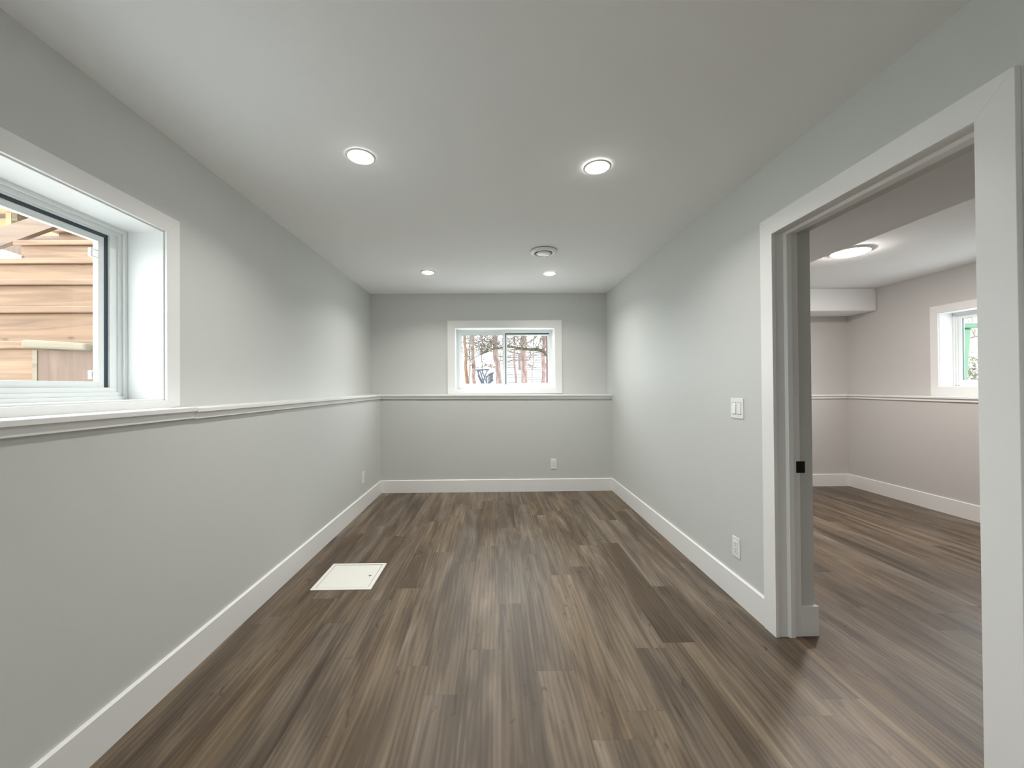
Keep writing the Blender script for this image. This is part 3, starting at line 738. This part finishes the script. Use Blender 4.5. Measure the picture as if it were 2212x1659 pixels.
# near tree with a long mossy limb arching over both panes
Yl = 8.5
root = empty('bare_tree', at(1240, 830, Yl), 'tree right of the far window whose mossy limb arches across both panes', 'tree', 'bare trees outside the far window')
root.location.z = GZ
base = at(1236, 829, Yl); top = at(1222, 700, Yl)
MB().tube([(base.x, Yl, GZ - 0.02), (base.x, Yl, 1.5), (top.x, Yl, 2.3), (top.x + 0.1, Yl, 4.0)], [0.16, 0.14, 0.12, 0.08], 12).build('trunk', BARK_G, root, smooth=True)
limb = [(1226, 790, 4.5), (1205, 779, 5.5), (1183, 767, 5.5), (1174, 759, 5.5), (1160, 755, 5.0), (1145, 755.5, 4.2), (1130, 754, 3.6), (1115, 751, 3.4), (1096, 747.5, 3.0), (1082, 751, 2.0), (1068, 753.5, 1.9), (1056, 759, 1.9), (1047, 762.5, 2.2), (1040, 765.5, 1.2), (1030, 770, 0.9), (1018, 777, 0.7), (1006, 779, 0.5)]
m = MB(); m.tube([at(x, y, Yl) + Vector((0, 0.04 * math.sin(i), 0)) for i, (x, y, r) in enumerate(limb)], [r * Yl / FPX / 2 * 1.5 for _, _, r in limb], 8)
m.build('limb', BARK_G, root, smooth=True)
m = MB()
def px_twig(pts_, r):
    n = len(pts_); m.tube([at(x, y, Yl) + Vector((0, 0.03 * math.sin(3 * i), 0)) for i, (x, y) in enumerate(pts_)], [1.4 * r * Yl / FPX / 2 * (1 - 0.5 * i / n) for i in range(n)], 6)
px_twig([(1145, 756), (1145, 761), (1147.5, 767), (1145, 774), (1142, 778), (1132, 778), (1119, 777), (1106, 777), (1098, 783)], 2.2)
px_twig([(1137, 778), (1137, 782), (1142, 788), (1150, 794)], 0.9)
px_twig([(1047, 762.5), (1039, 756), (1027, 754), (1015, 755), (1006, 757)], 1.4)
px_twig([(1042, 766), (1036, 775), (1034, 783)], 1.0)
px_twig([(1096, 757), (1103, 761), (1115, 758), (1127, 758), (1140, 755)], 1.1)
px_twig([(1070, 753), (1075, 760), (1079, 769), (1083, 770)], 1.1)
px_twig([(1055, 759), (1061, 746), (1070, 741), (1082, 745)], 1.0)
px_twig([(1160, 755), (1157, 745), (1161, 735), (1159, 722)], 1.3)
px_twig([(1170, 757), (1174, 744), (1170, 730), (1176, 720)], 1.3)
px_twig([(1120, 752), (1113, 740), (1103, 730), (1098, 720)], 1.3)
px_twig([(1130, 754), (1124, 742), (1113, 732), (1108, 722)], 1.0)
px_twig([(1082, 751), (1074, 741), (1072, 732), (1078, 721)], 1.2)
px_twig([(1150, 794), (1157, 783), (1164, 775), (1170, 772)], 0.8)
LP = [at(x, y, Yl) for x, y, _ in limb]
for k in range(90):                      # leafless shoots growing up out of the limb
    i = rng.randint(0, len(LP) - 2); p = LP[i].lerp(LP[i + 1], rng.random())
    branch_set(m, p, (rng.uniform(-.8, .8), rng.uniform(-.5, .5), rng.uniform(0.3, 1.0)), rng.uniform(0.3, 0.75), 0.008, 2, 0.5)
px_twig([(1205, 779), (1180, 768), (1145, 756), (1115, 752), (1082, 751), (1047, 763), (1006, 779)], 0.6)
m.build('twigs', TWIG, root)

# ---- neighbouring house
Yh = 24.0
hs = empty('neighbour_house', at(1180, 829, Yh), 'pale house with lap siding behind the trunks in the right pane', 'house')
hs.location.z = GZ
hl = at(1087, 829, Yh).x; ht = 3.35
m = MB(); k = 0; z = GZ
while z < ht:
    m.prism([(Yh + 0.03, z), (Yh - 0.012, z), (Yh + 0.010, z + 0.105), (Yh + 0.03, z + 0.105)], 'x', hl, 14.0)
    z += 0.15
wl = m.build('wall', SIDING, hs)
MB().box(hl, 14.0, Yh + 0.035, Yh + 7, GZ, ht).build('dark_lap_backing', HGLASS_LAP_SHADE, wl)  # dark sheet behind the board gaps, stands in for shade under the laps
MB().prism([(Yh - 0.5, ht - 0.02), (Yh - 0.5, ht + 0.12), (Yh + 3.5, ht + 1.3), (Yh + 7.5, ht + 0.12), (Yh + 7.5, ht - 0.02)], 'x', hl - 0.4, 14.4).build('roof', ROOFM, hs)
MB().box(hl - 0.02, 14.0, Yh - 0.05, Yh, GZ, 1.47).build('skirting', DKGREEN, hs)
for (xa, xb_, ya_, yb_) in ((1119, 1128, 763, 800), (1177, 1184, 784, 798)):
    p, q = at(xa, ya_, Yh - 0.05), at(xb_, yb_, Yh - 0.05)
    fw_ = MB().box(p.x - 0.06, q.x + 0.06, Yh - 0.06, Yh - 0.01, q.z - 0.06, p.z + 0.06).build('window', SIDING, hs)
    MB().box(p.x, q.x, Yh - 0.07, Yh - 0.055, q.z, p.z).build('pane', HGLASS_LAP_SHADE, fw_)
# ---- dark red post and downspout at the right edge
p, q = at(1179.5, 738, 9.6), at(1183.5, 782, 9.6)
tag(MB().box(p.x, q.x, 9.55, 9.65, GZ, p.z + 0.9).build('garden_post', RED), 'narrow dark red post at the right edge of the far window', 'post')
# ---- pale shed with dark crossed frame
Ys = 18.0
p, q = at(1026, 800, Ys), at(1062, 829, Ys)
sh = empty('garden_shed', ((p.x + q.x) / 2, Ys + 1, GZ), 'pale low shed behind the crossed metal frame in the left pane', 'shed')
MB().box(p.x - 0.05, q.x, Ys + 0.3, Ys + 2.2, GZ, p.z).build('wall', SIDING, sh)
MB().box(p.x - 0.15, q.x + 0.1, Ys + 0.2, Ys + 2.3, p.z, p.z + 0.05).build('roof', ROOFM, sh)
sf = empty('swing_frame', at(1043, 829, 14), 'blue-grey metal frame with a top bar and crossed legs in the left pane', 'swing frame'); sf.location.z = GZ
def pxl(pts_, Y, r, nm, par, mt=BLUEM):
    MB().tube([at(x, y, Y) for x, y in pts_], r, 6).build(nm, mt, par)
pxl([(1027, 799), (1057, 798.5)], 14, 0.034, 'top_bar', sf)
for seg in ([(1030, 799), (1046, 836)], [(1036, 799), (1048, 836)], [(1053, 799), (1038, 838)], [(1034, 799), (1033, 812), (1045, 838)], [(1041, 799), (1054, 836)]):
    pxl(seg, 14, 0.026, 'leg', sf)
dk = empty('outdoor_steps', at(1058, 829, 13.3), 'small outdoor steps with a slanted dark railing left of the thick leaning trunk', 'steps'); dk.location.z = GZ
pxl([(1049, 816), (1058, 808), (1067, 805)], 13.3, 0.034, 'handrail', dk)
pxl([(1050, 833), (1059, 826), (1066, 820)], 13.3, 0.034, 'stringer', dk)
for x, y0_, y1_ in ((1051, 815, 832), (1054.5, 811.5, 829), (1058, 808, 826), (1061, 807, 824), (1064, 806, 821)):
    pxl([(x, y0_), (x, y1_)], 13.3, 0.024, 'baluster', dk)
bh = empty('bird_feeder', at(1022, 788, 12.6), 'small dark roofed bird feeder on the pinkish left trunk', 'bird feeder')
p = at(1022, 790, 12.6)
MB().prism([(p.x - 0.08, p.z), (p.x + 0.08, p.z), (p.x, p.z + 0.08)], 'y', 12.5, 12.7).build('roof', TWIG, bh)
MB().box(p.x - 0.04, p.x + 0.04, 12.55, 12.65, p.z - 0.08, p.z).build('body', BARK_O, bh)
MB().tube([(p.x, 12.65, p.z - 0.03), (p.x, 12.95, p.z - 0.03)], 0.01, 6).build('bracket', TWIG, bh)

# ---- green wheeled bin and shrub outside window 3
BX, BY = 6.20, 5.525
bn = empty('wheeled_bin', (BX, BY, GZ), 'green plastic wheeled bin outside the second room window', 'bin')
def ringpts(hx, hy, z): return [(BX - hx, BY - hy, z), (BX + hx, BY - hy, z), (BX + hx, BY + hy, z), (BX - hx, BY + hy, z)]
MB().hexa(ringpts(0.23, 0.275, GZ + 0.06) + ringpts(0.27, 0.315, GZ + 1.06)).build('body', GREEN, bn, bevel=0.02)
MB().hexa(ringpts(0.32, 0.385, GZ + 1.055) + ringpts(0.33, 0.395, GZ + 1.10)).build('rim', GREEN, bn, bevel=0.01)
MB().hexa(ringpts(0.325, 0.39, GZ + 1.105) + ringpts(0.28, 0.34, GZ + 1.13)).build('lid', GREEN, bn, bevel=0.015)
for s in (-1, 1):
    MB().lathe([(0.0, -0.02), (0.09, -0.02), (0.1, -0.01), (0.1, 0.01), (0.09, 0.02), (0.0, 0.02)], (0, 0, 0), 24).build('wheel', BLACK, bn, xf=Matrix.Translation((BX + 0.20, BY + s * 0.24, GZ + 0.1)) @ Matrix.Rotation(math.pi / 2, 4, 'X'))
shb = empty('shrub', (8.0, 6.3, GZ), 'pale olive leafy shrub to the right of the green bin', 'shrub')
m = MB(); m2 = MB()
for k in range(70):
    a_ = rng.uniform(0, 2 * math.pi); d = Vector((math.cos(a_) * 0.5, math.sin(a_) * 0.7, rng.uniform(0.5, 1.4))).normalized()
    p0 = Vector((8.0 + rng.uniform(-.4, .4), 6.3 + rng.uniform(-0.9, 0.9), GZ)); L_ = rng.uniform(0.6, 1.25)
    p1 = p0 + d * L_; m2.tube([p0, p0 + d * L_ * .5 + Vector((rng.uniform(-.05, .05),) * 3), p1], [0.008, 0.006, 0.003], 5)
    for j in range(34):
        f_ = rng.uniform(0.15, 1.0); c_ = p0.lerp(p1, f_) + Vector((rng.uniform(-.12, .12), rng.uniform(-.12, .12), rng.uniform(-.08, .08)))
        u = Vector((rng.uniform(-1, 1), rng.uniform(-1, 1), rng.uniform(-1, 1))).normalized(); v_ = u.orthogonal().normalized()
        s_ = rng.uniform(0.022, 0.045)
        m.bm.faces.new([m.bm.verts.new(c_ + q_) for q_ in (u * s_, v_ * s_ * .5, -u * s_, -v_ * s_ * .5)])
m.build('leaves', LEAF, shb, recalc=False); m2.build('stems', TWIG, shb)
tr_ = empty('bare_tree', (11.5, 9.6, GZ), 'bare twiggy tree above the green bin in the second room window', 'tree')
MB().tube([(11.5, 9.6, GZ - 0.02), (11.55, 9.6, 2.2), (11.4, 9.7, 4.5)], [0.11, 0.09, 0.05], 10).build('trunk', BARK_P, tr_, smooth=True)
m = MB()
for k in range(14):
    a_ = rng.uniform(0, 2 * math.pi); branch_set(m, (11.5, 9.6, rng.uniform(1.7, 3.6)), (math.cos(a_), math.sin(a_), rng.uniform(-.2, .5)), rng.uniform(1.2, 2.4), 0.03, 2)
m.build('branches', TWIG, tr_)
